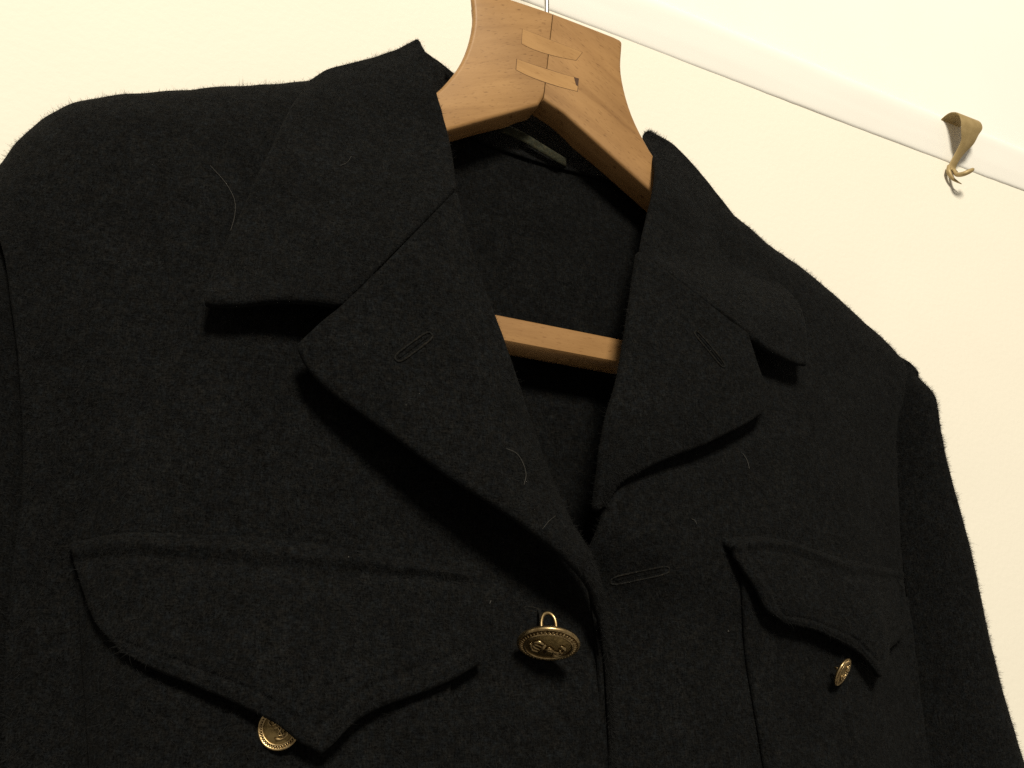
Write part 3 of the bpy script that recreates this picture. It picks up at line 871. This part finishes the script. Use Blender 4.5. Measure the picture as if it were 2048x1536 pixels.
def button(center, normal, up, R, label, sp=(1, 0), sl_=1.0):
    """normal: way the face looks; up: towards the crown"""
    n = Vector(normal).normalized(); up = Vector(up); up = (up - n * up.dot(n)).normalized()
    xr = up.cross(n)
    M = Matrix(((xr.x, up.x, n.x, center[0]), (xr.y, up.y, n.y, center[1]), (xr.z, up.z, n.z, center[2]), (0, 0, 0, 1)))
    k = R
    def put(o, par):
        me = o.data
        me.transform(M)
        me.update()
        attach(o, par)
        return o
    prof = [(0.0001, -0.22 * k), (0.55 * k, -0.20 * k), (0.86 * k, -0.12 * k), (0.96 * k, -0.05 * k), (1.0 * k, 0.02 * k), (0.985 * k, 0.07 * k),
            (0.95 * k, 0.10 * k), (0.905 * k, 0.085 * k), (0.88 * k, 0.07 * k)]
    V, Fc = lathe_pts(prof)
    body = put(link('button', V, Fc, GILT), J)
    body['label'] = label
    # field
    dome = [(0.885 * k, 0.06 * k)] + [(r * k, (0.10 + 0.13 * (1 - (r / 0.76) ** 2)) * k) for r in (0.76, 0.66, 0.55, 0.42, 0.28, 0.14, 0.0005)]
    V, Fc = lathe_pts(dome)
    put(link('field', V, Fc, GILT_FIELD), body)
    # inner ring
    ring = [(0.755 * k * math.cos(q), 0.755 * k * math.sin(q), 0.115 * k) for q in np.linspace(0, 2 * math.pi, 64, endpoint=False)]
    put(tube('inner_ring', ring, 0.048 * k, GILT, None, 8, True), body)
    # rope border: twisted strands as short slanting beads
    V, Fc = [], []
    ns = 44
    for i in range(ns):
        q = 2 * math.pi * i / ns
        cr, sr_ = math.cos(q), math.sin(q)
        tq = 0.6
        dr = np.array([cr, sr_, 0]); dt = np.array([-sr_, cr, 0])
        ax = dr * math.sin(tq) + dt * math.cos(tq)
        bx = dr * math.cos(tq) - dt * math.sin(tq)
        c0 = dr * 0.83 * k + np.array([0, 0, 0.10 * k])
        base = len(V)
        for a_ in (-1, -0.55, 0, 0.55, 1):
            rr = math.sqrt(max(0.0, 1 - a_ * a_)) + 0.02
            for b_ in range(6):
                t = 2 * math.pi * b_ / 6
                V.append(c0 + bx * a_ * 0.075 * k + (ax * math.cos(t) * 0.042 + np.array([0, 0, 1]) * math.sin(t) * 0.05) * k * rr)
        for a_ in range(4):
            for b_ in range(6):
                b2 = (b_ + 1) % 6
                Fc.append((base + a_ * 6 + b_, base + a_ * 6 + b2, base + a_ * 6 + 6 + b2, base + a_ * 6 + 6 + b_))
    put(link('rope_border', V, Fc, GILT), body)
    # relief: crown above a fouled anchor
    def lift(x, y, h=0.0):
        r = math.hypot(x, y)
        return np.array([x * k, y * k, (0.10 + 0.13 * (1 - (r / 0.76) ** 2) + h) * k])
    def bar(name, pts, r, h=0.03):
        return put(tube(name, [lift(x, y, h) for x, y in pts], np.array(r) * k, GILT, None, 8), body)
    bar('anchor', [(0, 0.10), (0, -0.15), (0, -0.45), (0, -0.52)], [0.045, 0.05, 0.055, 0.03])
    bar('anchor', [(-0.36, -0.26), (-0.30, -0.40), (-0.16, -0.50), (0, -0.53), (0.16, -0.50), (0.30, -0.40), (0.36, -0.26)], [0.02, 0.07, 0.05, 0.055, 0.05, 0.07, 0.02])
    bar('anchor', [(-0.20, 0.04), (0, 0.04), (0.20, 0.04)], [0.045, 0.04, 0.045])
    bar('rope', [(0.02, 0.12), (0.16, 0.0), (0.10, -0.14), (-0.12, -0.22), (-0.14, -0.34), (0.06, -0.40), (0.20, -0.30)], [0.035] * 7, 0.06)
    for s_ in (-1, 1):
        bar('crown', [(0, 0.56), (s_ * 0.14, 0.54), (s_ * 0.27, 0.44), (s_ * 0.25, 0.32), (s_ * 0.22, 0.24)], [0.035, 0.05, 0.06, 0.05, 0.04])
        bar('crown', [(0, 0.54), (s_ * 0.09, 0.44), (s_ * 0.08, 0.26)], [0.035, 0.045, 0.04])
    bar('crown', [(-0.25, 0.22), (0, 0.20), (0.25, 0.22)], [0.05, 0.055, 0.05])
    bar('crown', [(0, 0.55), (0, 0.61), (0, 0.65)], [0.03, 0.055, 0.02], 0.04)
    # wire shank on the back
    put(tube('shank', curve([(x_ * sp[0], x_ * sp[1], z_ * sl_) for x_, z_ in [(-0.20 * k, -0.15 * k), (-0.25 * k, -0.45 * k), (-0.25 * k, -0.75 * k), (-0.16 * k, -0.98 * k), (0, -1.06 * k), (0.16 * k, -0.98 * k), (0.25 * k, -0.75 * k), (0.25 * k, -0.45 * k), (0.20 * k, -0.15 * k)]], 26), 0.06 * k, GILT, None, 8), body)
    return body

# loosely hanging front button, face tipped down
def before(bvh, p, d):
    h = bvh.ray_cast(Vector((p[0], -1, p[2])), Vector((0, 1, 0)))
    return (p[0], h[0].y - d, p[2])
cpos = before(BL_, [(-0.0246, -0.0955, 1.4756)][0], 0.0105)
button(cpos, (-0.22, -0.35, -0.91), (-0.95, 0.10, 0.25), 0.0112, 'gilt centre front button hanging face down on its shank', (0, 1), 1.0)
ta = before(BL_, [(-0.0216, -0.0920, 1.4888)][0], -0.0005); tb = before(BL_, [(-0.0250, -0.0990, 1.4820)][0], 0.0065)
tube('button_thread', curve([ta, tuple((np.array(ta) + np.array(tb)) / 2 + (0, -0.001, 0)), tb], 10), 0.0006, THREAD, J, 6)
cpos = before(BL_, [(-0.1152, -0.0950, 1.4479)][0], 0.0052)
button(cpos, (-0.42, -0.90, 0.06), (-0.5, 0.2, 0.8), 0.0066, 'gilt pocket button half hidden under the wide flap', (1, 0), 0.6)
cpos = before(BR_, [(0.1207, -0.0890, 1.4693)][0], 0.0085)
button(cpos, (0.38, -0.70, -0.50), (0.2, 0.2, 1.0), 0.0064, 'small gilt pocket button seen edge on under the narrow flap', (1, 0), 0.5)

# --- loose lint and hairs
def hairs():
    sets = [(GL, [(-0.1538, -0.0800, 1.6508), (-0.1481, -0.0820, 1.6447), (-0.1437, -0.0830, 1.6361), (-0.1433, -0.0830, 1.6283), (-0.1442, -0.0830, 1.6222)], 0.00007),
            (GLL, [(-0.0449, -0.1000, 1.5420), (-0.0404, -0.1000, 1.5408), (-0.0376, -0.1000, 1.5366), (-0.0370, -0.1000, 1.5330), (-0.0384, -0.1000, 1.5291)], 0.00009),
            (GR, [(0.0796, -0.0900, 1.5604), (0.0813, -0.0900, 1.5579), (0.0822, -0.0900, 1.5537)], 0.00012),
            (GR, [(0.0471, -0.0900, 1.5277), (0.0488, -0.0900, 1.5272), (0.0495, -0.0900, 1.5258)], 0.00010),
            (GL, [(-0.0423, -0.0900, 1.4894), (-0.0417, -0.0900, 1.4906)], 0.00012), (GL, [(-0.1130, -0.0900, 1.4430), (-0.1119, -0.0900, 1.4410), (-0.1116, -0.0900, 1.4390)], 0.00008),
            (GLL, [(-0.0252, -0.0980, 1.5193), (-0.0293, -0.1000, 1.5163), (-0.0320, -0.1000, 1.5135)], 0.00006),
            (GCL, [(-0.1069, -0.0900, 1.6557), (-0.1041, -0.0900, 1.6585), (-0.1025, -0.0900, 1.6622)], 0.00006)]
    V, Fc = [], []
    def add(pts, rad, bvh):
        base = len(V)
        pts = curve(pts, 14)
        out = []
        for p in pts:
            h = bvh.ray_cast(Vector((p[0], -1, p[2])), Vector((0, 1, 0)))
            out.append(np.array([p[0], (h[0].y if h[0] else p[1]) - 0.0005, p[2]]))
        for i, p in enumerate(out):
            t = out[min(i + 1, 13)] - out[max(i - 1, 0)]; t /= np.linalg.norm(t)
            a = np.cross(t, (0, 1, 0)); a /= np.linalg.norm(a); b = np.cross(t, a)
            for k in range(4):
                q = k * math.pi / 2
                V.append(p + (a * math.cos(q) + b * math.sin(q)) * rad)
        for i in range(13):
            for k in range(4):
                k2 = (k + 1) % 4
                Fc.append((base + i * 4 + k, base + i * 4 + k2, base + i * 4 + 4 + k2, base + i * 4 + 4 + k))
    cache = {}
    for g, p, r in sets:
        if id(g) not in cache:
            cache[id(g)] = bvh_of(g)
        add(p, r, cache[id(g)])
    # pale specks
    for (p, r, g) in (([(0.0660, -0.0880, 1.4842)][0], 0.0005, GR), ([(0.0592, -0.0300, 1.6851)][0], 0.00035, None), ([(-0.0781, -0.1000, 1.5582)][0], 0.00022, GLL), ([(-0.0829, -0.1000, 1.5532)][0], 0.00022, GLL),
                      ([(-0.0965, -0.0900, 1.5014)][0], 0.0003, GFL)):
        y = p[1]
        if g is not None:
            h = bvh_of(g).ray_cast(Vector((p[0], -1, p[2])), Vector((0, 1, 0)))
            y = h[0].y - r * 0.6 if h[0] else y
        base = len(V)
        for (dx, dy, dz) in ((1, 0, 0), (-1, 0, 0), (0, 1, 0), (0, -1, 0), (0, 0, 1.3), (0, 0, -1)):
            V.append((p[0] + dx * r, y + dy * r, p[2] + dz * r))
        for f in ((0, 2, 4), (2, 1, 4), (1, 3, 4), (3, 0, 4), (2, 0, 5), (1, 2, 5), (3, 1, 5), (0, 3, 5)):
            Fc.append(tuple(base + q for q in f))
    o = link('lint', V, Fc, LINT, J)
    o['kind'] = 'stuff'
hairs()

# --- wool nap: short loose fibres standing off the cloth
def nap(density=1.9e6):
    Vs, Fs = [], []
    base = 0
    for (G, n, fz) in SHEETS:
        du = np.linalg.norm(np.diff(G, axis=1), axis=2).mean(); dv = np.linalg.norm(np.diff(G, axis=0), axis=2).mean()
        area = du * dv * (G.shape[0] - 1) * (G.shape[1] - 1)
        cnt = int(area * density * fz)
        j = rng.uniform(0, G.shape[0] - 1.001, cnt); i = rng.uniform(0, G.shape[1] - 1.001, cnt)
        j0 = j.astype(int); i0 = i.astype(int); a = (j - j0)[:, None]; b = (i - i0)[:, None]
        def lerp(A):
            return A[j0, i0] * (1 - a) * (1 - b) + A[j0, i0 + 1] * (1 - a) * b + A[j0 + 1, i0] * a * (1 - b) + A[j0 + 1, i0 + 1] * a * b
        p = lerp(G); nn = lerp(n)
        r1 = rng.normal(size=(cnt, 3)); r1 -= nn * (r1 * nn).sum(1, keepdims=True); r1 /= np.linalg.norm(r1, axis=1, keepdims=True)
        r2 = rng.normal(size=(cnt, 3))
        L = (rng.gamma(1.6, 0.00052, cnt))[:, None].clip(0.0003, 0.0040)
        q1 = p + nn * L * 0.35 + r1 * L * 0.45
        q2 = q1 + nn * L * rng.uniform(-0.1, 0.45, (cnt, 1)) + r1 * L * 0.3 + r2 * L * 0.25
        patch = np.sin(p[:, :1] * 260 + 3 * np.sin(p[:, 2:] * 97)) * np.sin(p[:, 2:] * 310 + 2 * np.sin(p[:, :1] * 141))
        L = L * (1 + 0.6 * patch)
        q1 = p + (q1 - p) * (1 + 0.5 * patch); q2 = p + (q2 - p) * (1 + 0.5 * patch)
        lg = rng.uniform(size=(cnt, 1)) < 0.09 + 0.09 * patch            # some longer, more upright hairs
        Lg = rng.uniform(0.0012, 0.0034, (cnt, 1))
        q1 = np.where(lg, p + nn * Lg * 0.5 + r1 * Lg * 0.25, q1)
        q2 = np.where(lg, q1 + nn * Lg * 0.2 + r1 * Lg * 0.35 + r2 * Lg * 0.18, q2)
        wv = np.cross(r1, nn); wv /= np.maximum(np.linalg.norm(wv, axis=1, keepdims=True), 1e-9)
        wd = 0.00005
        v = np.stack([p - wv * wd, p + wv * wd, q1 + wv * wd * 0.8, q1 - wv * wd * 0.8, q2], 1).reshape(-1, 3)
        k = np.arange(cnt)[:, None] * 5 + base
        Vs.append(v)
        Fs.append((k, cnt))
        base += cnt * 5
    V = np.concatenate(Vs)
    k = np.concatenate([f[0] for f in Fs])
    tri = np.concatenate([k + [0, 1, 2], k + [0, 2, 3], k + [3, 2, 4]]).astype(np.int32)
    me = bpy.data.meshes.new('wool_nap')
    me.vertices.add(len(V)); me.vertices.foreach_set('co', V.astype(np.float32).ravel())
    me.loops.add(tri.size); me.loops.foreach_set('vertex_index', tri.ravel())
    me.polygons.add(len(tri)); me.polygons.foreach_set('loop_start', np.arange(0, tri.size, 3, dtype=np.int32))
    me.update(calc_edges=True)
    me.materials.append(FIBRE)
    o = bpy.data.objects.new('wool_nap', me); COL.objects.link(o)
    attach(o, J)
    o['kind'] = 'stuff'
nap()
